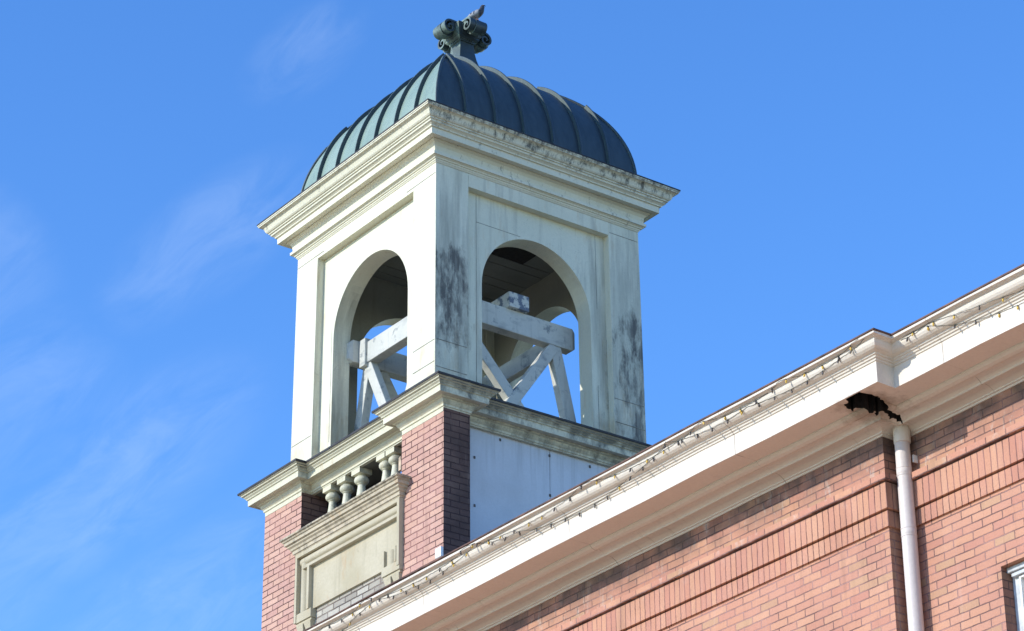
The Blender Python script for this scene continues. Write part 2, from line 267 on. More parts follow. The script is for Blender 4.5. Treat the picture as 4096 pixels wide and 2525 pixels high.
# ------------------------------------------------------------------ mesh helpers (all in frame coordinates, z = 0 at the tower ledge)
class MB:
    def __init__(s): s.v = []; s.f = []; s.mi = []
    def add(s, vs, fs, mi=0):
        o = len(s.v); s.v += [tuple(v) for v in vs]; s.f += [tuple(i + o for i in f) for f in fs]; s.mi += [mi] * len(fs)
        return s
    def box(s, x0, x1, y0, y1, z0, z1):
        vs = [(x, y, z) for z in (z0, z1) for y in (y0, y1) for x in (x0, x1)]
        return s.add(vs, [(0, 2, 3, 1), (4, 5, 7, 6), (0, 1, 5, 4), (2, 6, 7, 3), (0, 4, 6, 2), (1, 3, 7, 5)])
    def hexa(s, lo, hi):   # lo, hi: 4 points each, counter-clockwise from above
        return s.add(list(lo) + list(hi), [(3, 2, 1, 0), (4, 5, 6, 7), (0, 1, 5, 4), (1, 2, 6, 5), (2, 3, 7, 6), (3, 0, 4, 7)])
    def bar(s, a, b, wv, hv, chamfer=0):
        a, b, wv, hv = map(Vector, (a, b, wv, hv))
        pa = [a - wv - hv, a + wv - hv, a + wv + hv, a - wv + hv]; pb = [q + (b - a) for q in pa]
        if chamfer:
            d = (b - a).normalized() * chamfer; k = 0.72
            ma = [q + d for q in pa]; mb = [q - d for q in pb]
            ea = [a + (q - a) * k for q in pa]; eb = [b + (q - b) * k for q in pb]
            rings = [ea, ma, mb, eb]
        else: rings = [pa, pb]
        vs = [q for r in rings for q in r]; n = len(rings); fs = [(3, 2, 1, 0), tuple(4 * (n - 1) + i for i in range(4))]
        for k in range(n - 1):
            for i in range(4): fs.append((4 * k + i, 4 * k + (i + 1) % 4, 4 * k + 4 + (i + 1) % 4, 4 * k + 4 + i))
        return s.add(vs, fs)
    def tube(s, pts, rad, n=8, cap=True):
        pts = [Vector(p) for p in pts]; rr = rad if isinstance(rad, (list, tuple)) else [rad] * len(pts); vs = []; fs = []
        ref = Vector((0.31, 0.22, 0.92)).normalized()
        for i, p in enumerate(pts):
            d = (pts[min(i + 1, len(pts) - 1)] - pts[max(i - 1, 0)]).normalized()
            if abs(d.dot(ref)) > 0.95: q = Vector((1, 0, 0))
            else: q = ref
            a = d.cross(q).normalized(); b = d.cross(a)
            for k in range(n):
                t = 2 * math.pi * k / n; vs.append(p + (a * math.cos(t) + b * math.sin(t)) * rr[i])
        for i in range(len(pts) - 1):
            for k in range(n): fs.append((i * n + k, i * n + (k + 1) % n, (i + 1) * n + (k + 1) % n, (i + 1) * n + k))
        if cap: fs += [tuple(range(n - 1, -1, -1)), tuple((len(pts) - 1) * n + k for k in range(n))]
        return s.add(vs, fs)
    def lathe(s, cx, cy, prof, n=20):
        vs = []; fs = []
        for r, z in prof:
            for k in range(n): t = 2 * math.pi * k / n; vs.append((cx + r * math.cos(t), cy + r * math.sin(t), z))
        for i in range(len(prof) - 1):
            for k in range(n): fs.append((i * n + k, i * n + (k + 1) % n, (i + 1) * n + (k + 1) % n, (i + 1) * n + k))
        fs += [tuple(range(n - 1, -1, -1)), tuple((len(prof) - 1) * n + k for k in range(n))]
        return s.add(vs, fs)
    def sweep(s, path, prof, closed=True, zjit=None):
        if zjit is not None:
            q = []
            for a, b in zip(path[:-1], path[1:]):
                k = max(1, int((Vector(b) - Vector(a)).length / .8)); q += [tuple(Vector(a).lerp(Vector(b), i / k)) for i in range(k)]
            path = q + [path[-1]]; jr = random.Random(zjit)
        """profile (e outwards, z) along a rectilinear plan path, mitred; the profile is a closed loop"""
        n = len(path); m = len(prof); vs = []; fs = []
        for i in range(n):
            p = Vector(path[i]); a = Vector(path[i - 1]) if (closed or i > 0) else None; b = Vector(path[(i + 1) % n]) if (closed or i < n - 1) else None
            off = Vector((0, 0)); dirs = []
            for d in ((p - a) if a is not None else None, (b - p) if b is not None else None):
                if d is None: continue
                d = d.normalized(); nn = Vector((d.y, -d.x))
                if not any((nn - q).length < 1e-3 for q in dirs): dirs.append(nn)
            for q in dirs: off += q
            dz = jr.uniform(-.006, .006) if zjit is not None else 0.0
            for e, z in prof: vs.append((p.x + off.x * e, p.y + off.y * e, z + dz))
        for i in range(n if closed else n - 1):
            j = (i + 1) % n
            for k in range(m): fs.append((i * m + k, j * m + k, j * m + (k + 1) % m, i * m + (k + 1) % m))
        if not closed: fs += [tuple(range(m)), tuple((n - 1) * m + k for k in range(m - 1, -1, -1))]
        return s.add(vs, fs)
    def xf(s, fn): s.v = [tuple(fn(*v)) for v in s.v]; return s
ORIG = {}
def ob(name, mb, mat, parent=None, label=None, smooth=None, bevel=0.0, mats=None):
    org = ORIG.get(parent.name if parent else None)
    root = parent
    while root is not None and root.name not in ORIG and root.parent: root = root.parent
    o3 = ORIG[root.name] if root is not None else (0, 0, -Z0)
    me = bpy.data.meshes.new(name); me.from_pydata([(v[0] - o3[0], v[1] - o3[1], v[2] - o3[2]) for v in mb.v], [], mb.f)
    bm = bmesh.new(); bm.from_mesh(me); bmesh.ops.recalc_face_normals(bm, faces=bm.faces); bm.to_mesh(me); bm.free()
    for m in (mats or [mat]): me.materials.append(m)
    if mats:
        for pl, mi in zip(me.polygons, mb.mi): pl.material_index = mi
    if smooth:
        for pl in me.polygons: pl.use_smooth = True
        try: me.set_sharp_from_angle(angle=math.radians(smooth))
        except Exception: pass
    o = bpy.data.objects.new(name, me); COL.objects.link(o)
    if parent is not None: o.parent = parent
    else: o.location = (0, 0, 0)
    if bevel:
        b = o.modifiers.new('bevel', 'BEVEL'); b.width = bevel; b.segments = 2; b.limit_method = 'ANGLE'; b.angle_limit = math.radians(40)
    if label: o['label'] = label
    return o
def thing(name, label, cat, org, group=None):
    o = bpy.data.objects.new(name, None); COL.objects.link(o); o.empty_display_size = 0.3
    o.location = (org[0], org[1], org[2] + Z0); ORIG[o.name] = org; o['label'] = label; o['category'] = cat
    if group: o['group'] = group
    return o
# ------------------------------------------------------------------ ground
g = MB(); g.box(-400, 400, -400, 400, -Z0 - 0.5, -Z0); gr = ob('ground', g, M['lawn']); gr['kind'] = 'structure'
g = MB(); g.box(-60, 60, -45, -.2, -Z0 - 0.3, -Z0 + .12); gr = ob('pavement', g, M['ground']); gr['kind'] = 'structure'
# ================================================================== BELL TOWER
T = thing('bell_tower', 'white arcaded bell tower on brick corner piers with a ribbed green copper dome', 'bell tower', (-1.5, 1.5, -Z0))
KT = 0.0055
def taper(x, y, z):
    k = 1 - KT * max(0, z - 0.2) * 2 / 3.0
    return (-1.5 + (x + 1.5) * k, 1.5 + (y - 1.5) * k, z)
# --- piers
PX = [(-3.21, -2.408), (-0.35, 0.452)]; PY = [(-0.193, 0.156), (2.85, 3.193)]
for x0, x1 in PX:
    for y0, y1 in PY:
        ob('brick_pier', MB().box(x0, x1 if y0 < 0 or x1 < 0 else .21, y0, min(y1, 3.04) if x1 > 0 else y1, -Z0, -0.035), M['tower_brick'], T)
# plaster bedding under the ledge (patched joints)
for x0, x1 in PX: ob('mortar_bed', MB().box(x0 + .004, x1 - .004, -0.1985, -0.15, -0.315, -0.262), M['ledge'], T, bevel=0.004)
# --- lower walls between the piers
lw = MB()
lw.box(-2.408, -0.35, -0.06, 0.10, -Z0, -0.95)
lw.box(-2.99, 0.10, 2.95, 3.05, -Z0, -0.27); lw.box(-2.99, -2.89, 0.156, 2.85, -Z0, -0.27); lw.box(0.02, 0.17, 0.156, 2.85, -Z0, -0.27)
ob('tower_wall', lw, M['tower_brick'], T)
ob('infill_wall', MB().box(-2.30, -0.45, -0.17, -0.06, -4.0, -1.60), M['grey_brick'], T, 'grey washed brickwork under the stone panel')
# --- belfry core floor ring + ledge
core = MB()
core.box(-3.0, 0.2, -0.03, 0.34, -0.27, 0.10); core.box(-3.0, 0.2, 2.66, 3.03, -0.27, 0.10)
core.box(-3.03, -2.66, 0.34, 2.66, -0.27, 0.10); core.box(-0.336, 0.2, 0.34, 2.66, -0.27, 0.10)
ob('belfry_floor', core.box(-2.66, -0.336, 0.34, 0.76, 0.0, 0.09), M['boards'], T)
x0, x1, xa, xb = -3.21, 0.452, -2.408, -0.35
LP = [(x0, -.193), (xa, -.193), (xa, -.057), (xb, -.057), (xb, -.193), (x1, -.193), (x1, .156), (.232, .156), (.232, 3.057), (xa, 3.057), (xa, 3.193), (x0, 3.193), (x0, 2.85), (-3.03, 2.85), (-3.03, .156), (x0, .156)]
LPROF = [(-.04, -.01), (.225, 0.0), (.236, -.006), (.232, -.022), (.214, -.030), (.212, -.042), (.190, -.047), (.188, -.060), (.170, -.075), (.166, -.088), (.152, -.092), (.150, -.164),
         (.132, -.164), (.128, -.156), (.098, -.152), (.078, -.160), (.070, -.178), (.048, -.182), (.044, -.200), (.030, -.222), (.018, -.232), (.016, -.256), (.004, -.259), (.002, -.272), (-.04, -.272)]
ob('ledge', MB().sweep(LP, LPROF), M['ledge'], T)
fl = [(-.035, .002), (.226, .0105), (.245, .004), (.244, -.019), (.2365, -.0195), (.2362, -.001), (-.035, -.012)]
ob('ledge_flashing', MB().sweep(LP, [(e, z + .003) for e, z in fl]), M['flash'], T)
ob('sill', MB().box(-3.0, .14, -.03, 3.03, .093, .10) if False else MB().box(-2.95, .1, .0, .33, .1, .15), M['ledge'], T)
# --- belfry: corner pilasters, arch walls, top band
ZB, ZT, PD = 0.0, 3.066, 0.10
def rot4(mb, k):     # quarter turns about the belfry axis
    def fn(x, y, z):
        X, Y = x + 1.5, y - 1.5
        for _ in range(k): X, Y = -Y, X
        return (X - 1.5, Y + 1.5, z)
    return mb.xf(fn)
def arch_wall(u0, u1, z0, z1, uc, r, zs, d0, d1, n=28):
    mb = MB(); pts = [(uc - r, z0), (uc - r, zs)] + [(uc - r * math.cos(math.pi * i / n), zs + r * math.sin(math.pi * i / n)) for i in range(1, n)] + [(uc + r, zs), (uc + r, z0)]
    for d, flip in ((d0, 0), (d1, 1)):
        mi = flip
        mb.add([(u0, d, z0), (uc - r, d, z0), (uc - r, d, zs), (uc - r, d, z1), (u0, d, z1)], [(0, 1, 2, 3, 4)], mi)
        mb.add([(uc + r, d, z0), (u1, d, z0), (u1, d, z1), (uc + r, d, z1), (uc + r, d, zs)], [(0, 1, 2, 3, 4)], mi)
        for (ua, za), (ub, zb) in zip(pts[1:-2], pts[2:-1]): mb.add([(ua, d, za), (ub, d, zb), (ub, d, z1), (ua, d, z1)], [(0, 1, 2, 3)], mi)
    for (ua, za), (ub, zb) in zip(pts[:-1], pts[1:]): mb.add([(ua, d0, za), (ub, d0, zb), (ub, d1, zb), (ua, d1, za)], [(0, 1, 2, 3)])
    us = [u0] + [q[0] for q in pts[1:-1]] + [u1]
    for ua, ub in zip(us[:-1], us[1:]): mb.add([(ua, d0, z1), (ub, d0, z1), (ub, d1, z1), (ua, d1, z1)], [(0, 1, 2, 3)])
    return mb
PWD = 0.465
for k in range(4):
    mb = rot4(arch_wall(-3.0 + .335, -.335, ZB, ZT - .05, -1.49, 0.79, 1.735, PD, .336), k).xf(taper)
    ob('arch_wall', mb, None, T, mats=[M['belfry'], M['plaster']])
    mb = rot4(MB().box(-3.0, -3.0 + PWD, 0.0, PWD, ZB, ZT - .002), k).xf(taper)
    o = ob('corner_pilaster', mb, M['belfry'], T, bevel=0.006)
    mb = rot4(MB().box(-3.0 + PWD + .0005, -PWD - .0005, 0.001, .15, 2.89, ZT - .003), k).xf(taper)
    ob('frieze_band', mb, M['belfry'], T)
# thin incised joints in the render coat (real grooves: narrow inset strips)
JT = [(0, -PWD + .03, -.012, .52), (0, -PWD + .03, -.012, .79), (0, -2.98, -2.56, .545), (0, -2.99, -2.4, 2.93), (0, -.6, -.01, 2.93),
      (1, -2.98, -2.56, .46), (1, -2.98, -2.56, .80), (1, -.45, -.02, .44), (1, -.45, -.02, .74), (1, -.45, -.02, 2.925)]
JV = [(1, -2.36, .3, 2.88), (1, -.60, 1.9, 2.88), (0, -2.32, .4, 1.9), (1, -.62, .3, .9)]
for k, ua, ub, z in JT: ob('render_joint', rot4(MB().box(ua, ub, -.0022, .001, z, z + .0075), k).xf(taper), M['joint'], T)
for k, u, za, zb in JV: ob('render_joint', rot4(MB().box(u, u + .005, PD - .0018, PD + .001, za, zb), k).xf(taper), M['joint'], T)
ob('render_joint', rot4(MB().box(-2.36, -1.72, PD - .0018, PD + .001, 2.52, 2.526), 1).xf(taper), M['joint'], T)
ceil = MB()
for i in range(14): ceil.box(-2.66 + i * .1665, -2.66 + i * .1665 + .158, .33, 2.67, 2.96 + .004 * (i % 3), 3.0)
ob('ceiling', ceil, M['boards'], T); ob('ceiling_hatch', MB().box(-1.3, -.75, 1.55, 2.2, 2.945, 2.957), M['cavity'], T)  # flat near-black board stands in for the darkness of a ceiling opening
ob('ceiling_deck', MB().box(-2.9, -.1, .1, 2.9, 3.0, 3.06), M['boards'], T)
# --- main cornice
CP = [(-3, 0), (0, 0), (0, 3), (-3, 3)]
CPROF = [(-.06, 3.066), (-.018, 3.066), (-.012, 3.070), (-.006, 3.082), (.002, 3.088), (.003, 3.104), (.016, 3.107), (.022, 3.122), (.034, 3.127), (.036, 3.132), (.055, 3.134), (.057, 3.167), (.038, 3.172), (.032, 3.20), (.040, 3.250), (.062, 3.283), (.092, 3.298),
         (.094, 3.312), (.112, 3.313), (.114, 3.305), (.172, 3.306), (.174, 3.383), (.194, 3.388), (.197, 3.402), (.214, 3.416), (.232, 3.424), (.236, 3.446), (.252, 3.449), (.253, 3.466), (.268, 3.469), (.281, 3.484), (.292, 3.512), (.304, 3.540), (.323, 3.553), (.346, 3.556), (.348, 3.570), (.356, 3.573), (.357, 3.590), (-.06, 3.60)]
ob('cornice', MB().sweep(CP, CPROF), M['cornice'], T)
DC = (-1.5, 1.5); A0, H0, ZD = 1.48, 1.59, 3.75
# --- roof skirt with drip edge
sk = MB(); h1 = 1.5 + .362; h2 = A0 + .03
rg = [(h1, 3.588), (h1, 3.603), (h2 + .04, ZD - .055), (h2, ZD + .02), (A0 - .1, ZD + .03)]
def sqring(mb, rings, c=DC):
    vs = []; fs = []
    for a, z in rings: vs += [(c[0] + sx * a, c[1] + sy * a, z) for sx, sy in ((-1, -1), (1, -1), (1, 1), (-1, 1))]
    for i in range(len(rings) - 1):
        for k in range(4): fs.append((4 * i + k, 4 * i + (k + 1) % 4, 4 * i + 4 + (k + 1) % 4, 4 * i + 4 + k))
    fs += [(3, 2, 1, 0), tuple(4 * (len(rings) - 1) + k for k in range(4))]
    return mb.add(vs, fs)
ob('roof_skirt', sqring(sk, rg), M['flash'], T)
# --- dome
def dome_a(z): return A0 * math.sqrt(max(0.0, 1 - ((z - ZD) / H0) ** 2))
nz = 30; zz = [ZD + H0 * math.sin(i / nz * math.pi / 2 * .985) for i in range(nz + 1)]
dm = MB(); sqring(dm, [(dome_a(z), z) for z in zz])
DOME = ob('dome', dm, M['copper'], T, smooth=40)
def dome_point(k, u, z, lift=0.0):
    a = dome_a(z); t = math.asin(min(1, (z - ZD) / H0)); n = Vector((0, -math.cos(t) / A0, math.sin(t) / H0)).normalized()
    p = Vector((u, -a, z)) + n * lift
    X, Y = p.x, p.y
    for _ in range(k): X, Y = -Y, X
    return Vector((X + DC[0], Y + DC[1], p.z))
for k in range(4):
    for j in range(1, 7):
        u = -A0 + 2 * A0 * j / 7 + random.uniform(-.008, .008)
        zl = [z for z in zz if dome_a(z) > abs(u) + .005]; zm = ZD + H0 * math.sqrt(max(0, 1 - (u / A0) ** 2)); zl.append(zm - .004)
        w = .011; h = .048; vs = []; fs = []
        for z in zl:
            for du, li in ((-w, -.01), (-w, h * .9), (-w * .4, h), (w * .4, h), (w, h * .9), (w, -.01)): vs.append(dome_point(k, u + du, z, li))
        for i in range(len(zl) - 1):
            for q in range(5): fs.append((6 * i + q, 6 * i + q + 1, 6 * i + 7 + q, 6 * i + 6 + q))
        fs += [(5, 4, 3, 2, 1, 0), tuple(6 * (len(zl) - 1) + q for q in range(6))]
        ob('standing_seam', MB().add(vs, fs), M['seam'], DOME)
for sx, sy in ((-1, -1), (1, -1), (1, 1), (-1, 1)):      # rolled hips
    pts = [(DC[0] + sx * (dome_a(z) + .004), DC[1] + sy * (dome_a(z) + .004), z + .006) for z in zz[:-1]]
    ob('hip_roll', MB().tube(pts, .018, 8), M['copper'], DOME, smooth=50)
# --- finial: flared pedestal carrying two crossed double scrolls
FX, FY, FZ = -1.508, 1.445, 6.047
pd = sqring(MB(), [(.33, 5.22), (.255, 5.34), (.205, 5.44), (.170, 5.53), (.148, 5.60), (.128, 5.68), (.112, 5.78), (.104, 5.88), (.100, 5.95)], (FX, FY))
M['finial'] = copper(0.93, 'finial_copper', 0.82); FIN = ob('finial', pd, M['finial'], T)
ob('finial_collar', sqring(MB(), [(.10, 5.93), (.135, 5.945), (.155, 5.965), (.155, 5.985), (.165, 6.0), (.185, 6.06), (.19, 6.13), (.18, 6.140)], (FX, FY)), M['finial'], FIN)
SW, SR, RV = .128, .272, .107
def scroll(along):
    """double volute: band over the top rolled into a spiral at both ends; real sheet thickness, hollow eyes set back"""
    mb = MB(); th = .026
    for sg in (-1, 1):
        ring = []; n = 40; turns = 1.45
        for i in range(n + 1):
            t = i / n; ang = math.pi / 2 - t * turns * 2 * math.pi; r = RV * (1 - .80 * t)
            ring.append((sg * (SR + r * math.cos(ang)), FZ + r * math.sin(ang), sg * math.cos(ang), math.sin(ang), r))
        ring = [(0.0, FZ + RV, 0.0, 1.0, RV)] + ring
        vs = []; fs = []
        for s_, z, nx, nz_, r in ring:
            tt = min(th, r * .5)
            for w, q in ((-SW, 0), (SW, 0), (SW, 1), (-SW, 1)): vs.append((w, s_ - nx * tt * q, z - nz_ * tt * q))
        for i in range(len(ring) - 1):
            for q in range(4): fs.append((4 * i + q, 4 * i + (q + 1) % 4, 4 * i + 4 + (q + 1) % 4, 4 * i + 4 + q))
        fs += [(3, 2, 1, 0), tuple(4 * (len(ring) - 1) + q for q in range(4))]
        mb.add(vs, fs)
        # web that closes each roll, set back from both ends
        m = 24; cir = [(sg * SR + RV * .95 * math.cos(2 * math.pi * i / m), FZ + RV * .95 * math.sin(2 * math.pi * i / m)) for i in range(m)]
        for w0, w1 in ((-SW * .35, SW * .35),):
            vs = [(w0, a, z) for a, z in cir] + [(w1, a, z) for a, z in cir]
            mb.add(vs, [tuple(range(m)), tuple(range(2 * m - 1, m - 1, -1))] + [(i, (i + 1) % m, m + (i + 1) % m, m + i) for i in range(m)])
    # shield between the rolls
    sh = [(-.27, FZ + .084), (.27, FZ + .084), (.20, FZ + .03), (.17, FZ - .05), (.13, FZ - .10), (.105, FZ - .135), (-.105, FZ - .135), (-.13, FZ - .10), (-.17, FZ - .05), (-.20, FZ + .03)]
    w = SW * .93; n = len(sh); mb.add([(-w, a, z) for a, z in sh] + [(w, a, z) for a, z in sh], [tuple(range(n)), tuple(range(2 * n - 1, n - 1, -1))] + [(i, (i + 1) % n, n + (i + 1) % n, n + i) for i in range(n)])
    for a0, a1 in ((-.09, -.03), (.09, .03), (-.2, -.06), (.2, .06), (0, 0)):
        for sgn in (-1, 1): mb.tube([(sgn * (w + .004), a0, FZ + .06), (sgn * (w + .008), (a0 + a1) / 2, FZ - .03), (sgn * (w + .006), a1, FZ - .118)], .008, 6)
    if along == 'y': return mb.xf(lambda x, y, z: (FX + x, FY + y, z))
    return mb.xf(lambda x, y, z: (FX + y, FY - x, z + .003))
for ax in ('y', 'x'): ob('scroll', scroll(ax), M['finial'], FIN, smooth=35)
# --- balustrade
for bx in (-2.09, -1.79, -1.49, -0.985, -0.795):
    by = .03
    bb = MB().box(bx - .085, bx + .085, by - .085, by + .085, -.335, -.272)
    bb.lathe(bx, by, [(.05, -.335), (.05, -.350), (.062, -.356), (.078, -.372), (.086, -.392), (.084, -.412), (.070, -.432), (.052, -.442), (.054, -.450), (.043, -.456), (.043, -.475), (.050, -.53), (.060, -.60), (.072, -.68), (.084, -.76), (.090, -.82), (.08, -.87), (.06, -.90), (.085, -.915), (.085, -.95)], 24)
    ob('baluster', bb, M['ledge'], T, smooth=35)
ob('rusty_stub', MB().hexa([(-.40, -.20, -.72), (-.345, -.205, -.72), (-.345, -.17, -.72), (-.40, -.17, -.72)], [(-.395, -.205, -.575), (-.36, -.205, -.555), (-.36, -.17, -.55), (-.395, -.17, -.57)]), M['rusty'], T)
# --- stone panel
PNL = ob('stone_panel', MB().box(-2.408, -.300, -.2, -.06, -1.80, -1.08), M['stone'], T)
fr = MB()
def strip(mb, xa_, xb_, za, zb, prof):      # profile (across, out): across runs downwards for a horizontal strip
    pass
yb = -.1995
# outer fillet, roll and inner fillet along the top
def hmould(mb, xL, xR, z, d, out):  mb.box(xL, xR, yb - out, yb, z - d, z)
def vmould(mb, x, w, zb_, zt, out): mb.box(x, x + w, yb - out, yb, zb_, zt)
hmould(fr, -2.41, -.30, -1.075, .045, .055); vmould(fr, -2.41, .040, -1.90, -1.12, .055); vmould(fr, -.345, .045, -1.86, -1.12, .055)
hmould(fr, -2.25, -.345, -1.255, .035, .055); vmould(fr, -2.155, .045, -1.80, -1.29, .055)
def roll(mb, a, b, wv, ov, n=10):
    a, b, wv, ov = map(Vector, (a, b, wv, ov)); vs = []; fs = []
    prof = [(-1, 0), (-1, .25)] + [(-.92 + 1.3 * i / n, .30 + .55 * math.sin(math.pi * (.05 + .95 * i / n) * .8)) for i in range(n + 1)] + [(.62, .2), (1, .12), (1, 0)]
    m = len(prof)
    for q in (a, b):
        for p_, o_ in prof: vs.append(q + wv * p_ + ov * o_)
    for i in range(m - 1): fs.append((i, i + 1, m + i + 1, m + i))
    fs += [tuple(range(m)), tuple(range(2 * m - 1, m - 1, -1)), (m - 1, 0, m, 2 * m - 1)]
    mb.add(vs, fs)
roll(fr, (-2.33, yb, -1.19), (-.346, yb, -1.19), (0, 0, -.060), (0, -.05, 0))
roll(fr, (-2.262, yb, -1.80), (-2.262, yb, -1.20), (.070, 0, 0), (0, -.05, 0))
roll(fr, (-.49, yb, -1.80), (-.49, yb, -1.63), (.075, 0, 0), (0, -.05, 0))
vmould(fr, -.648, .030, -1.80, -1.60, .034); vmould(fr, -.392, .026, -1.80, -1.62, .05)
ob('panel_moulding', fr, M['stone'], PNL, smooth=40)
for xa_, xb_ in ((-2.408, -2.07), (-.648, -.302)):
    ears = MB(); ears.box(xa_, xb_, -.245, -.10, -1.905, -1.801); ears.box(xa_ + .012, xb_ - .012, -.228, -.10, -1.935, -1.9055)
    for i in range(2):
        c = xa_ + (xb_ - xa_) * (.27 + .46 * i); ears.hexa([(c - .05, -.215, -2.02), (c + .05, -.215, -2.02), (c + .05, -.10, -2.02), (c - .05, -.10, -2.02)], [(c - .072, -.236, -1.936), (c + .072, -.236, -1.936), (c + .072, -.10, -1.936), (c - .072, -.10, -1.936)])
    ob('panel_foot', ears, M['stone'], PNL, bevel=0.004)
KP = [(-2.44, .05), (-2.44, -.255), (-.29, -.255), (-.29, .05)]
KPROF = [(-.12, -1.072), (-.008, -1.074), (.0, -1.06), (.012, -1.055), (.014, -1.02), (.03, -1.012), (.038, -.99), (.06, -.975), (.062, -.955), (.085, -.95), (.087, -.915), (.1, -.91), (.108, -.892), (.125, -.886), (.127, -.868), (.12, -.862), (-.16, -.84)]
ob('panel_crown', MB().sweep(KP, KPROF, closed=False), M['crown_stone'], PNL)
# --- white sheet closing the opening on the shady side
SH = ob('white_sheet', MB().box(.170, .190, .158, 1.430, -3.2, -.25).box(.170, .189, 1.436, 2.848, -3.2, -.25), M['sheet'], T)
for y, z in ((.22, -.31), (.40, -.62), (.40, -1.19), (1.43, -.34), (1.43, -.82), (2.0, -.33), (.75, -.32), (.25, -1.5)):
    ob('sheet_fastener', MB().box(.190, .199, y - .012, y + .012, z - .016, z + .016), M['screw'], SH, bevel=0.004)
ob('sheet_cable', MB().box(.1902, .1945, .262, .267, -2.4, -.35), M['screw'], SH)
# ================================================================== BELL FRAME
BF = thing('timber_trestle', 'peeling white timber frame standing inside the open belfry arches', 'bell trestle', (-1.4, 1.45, 0.1))
zb_, zt_ = 1.475, 1.765
ob('beam', MB().bar((-.55, .28, 1.62), (-.55, 2.36, 1.62), (.07, 0, 0), (0, 0, .145), .05), M['timber'], BF, bevel=.008)
ob('beam', MB().bar((-2.28, .30, 1.62), (-2.28, 2.40, 1.62), (.07, 0, 0), (0, 0, .145), .05), M['timber'], BF, bevel=.008)
ob('beam', MB().bar((-2.07, .525, 1.575), (-.622, .525, 1.575), (0, .07, 0), (0, 0, .135)), M['timber'], BF, bevel=.008)
ob('beam', MB().bar((-2.208, 2.29, 1.675), (-.622, 2.29, 1.675), (0, .05, 0), (0, 0, .112)), M['timber'], BF, bevel=.008)
ob('post', MB().bar((-2.135, .52, 1.40), (-2.135, .52, 1.76), (.06, 0, 0), (0, .095, 0)), M['timber'], BF, bevel=.008)
def leg(a, b, wv, hv): ob('leg', MB().bar(a, b, wv, hv), M['timber'], BF, bevel=.008)
def brace(a, b, wv, hv): ob('brace', MB().bar(a, b, wv, hv), M['timber'], BF, bevel=.008)
leg((-.55, 2.07, 1.474), (-.53, 2.37, .10), (.055, 0, 0), (0, .075, .02)); leg((-.55, .50, 1.474), (-.53, .36, .10), (.055, 0, 0), (0, .075, .02))
leg((-2.13, .545, 1.44), (-2.38, .50, .10), (.075, 0, .01), (0, .055, 0)); leg((-2.28, 2.1, 1.474), (-2.30, 2.36, .10), (.055, 0, 0), (0, .075, .02))
def vpair(axis, c, fixed, t0, zt, zf, wid):
    for sg in (-1, 1):
        a = (fixed + (.012 if sg > 0 else 0), c + sg * t0, zt) if axis == 'y' else (c + sg * t0, fixed + (.012 if sg > 0 else 0), zt)
        b_ = (a[0], c + sg * .05, zf) if axis == 'y' else (c + sg * .05, a[1], zf)
        d = (Vector(b_) - Vector(a)).normalized(); pl = Vector((1, 0, 0)) if axis == 'y' else Vector((0, 1, 0)); q = d.cross(pl).normalized()
        brace(a, b_, pl * .05, q * wid)
for a_, b_2, fx in (((.70, 1.475), (1.76, .30), -.55), ((2.06, 1.475), (1.28, .37), -.538)):
    a3, b3 = Vector((fx, *a_)), Vector((fx, *b_2)); q = (b3 - a3).normalized().cross(Vector((1, 0, 0))); brace(a3, b3, Vector((.05, 0, 0)), q * .07)
vpair('x', -1.50, .525, .60, 1.435, .36, .07); vpair('y', 1.5, -2.28, .72, 1.47, .36, .07)
sl = MB().bar((-.55, .36, .30), (-.55, 2.4, .30), (.07, 0, 0), (0, 0, .09)); ob('sill_beam', sl, M['timber'], BF, bevel=.006)
ob('yoke_block', MB().bar((-1.02, 1.49, 1.865), (-.42, 1.49, 1.865), (0, .145, 0), (0, 0, .098)), M['peeled'], BF, bevel=.008)
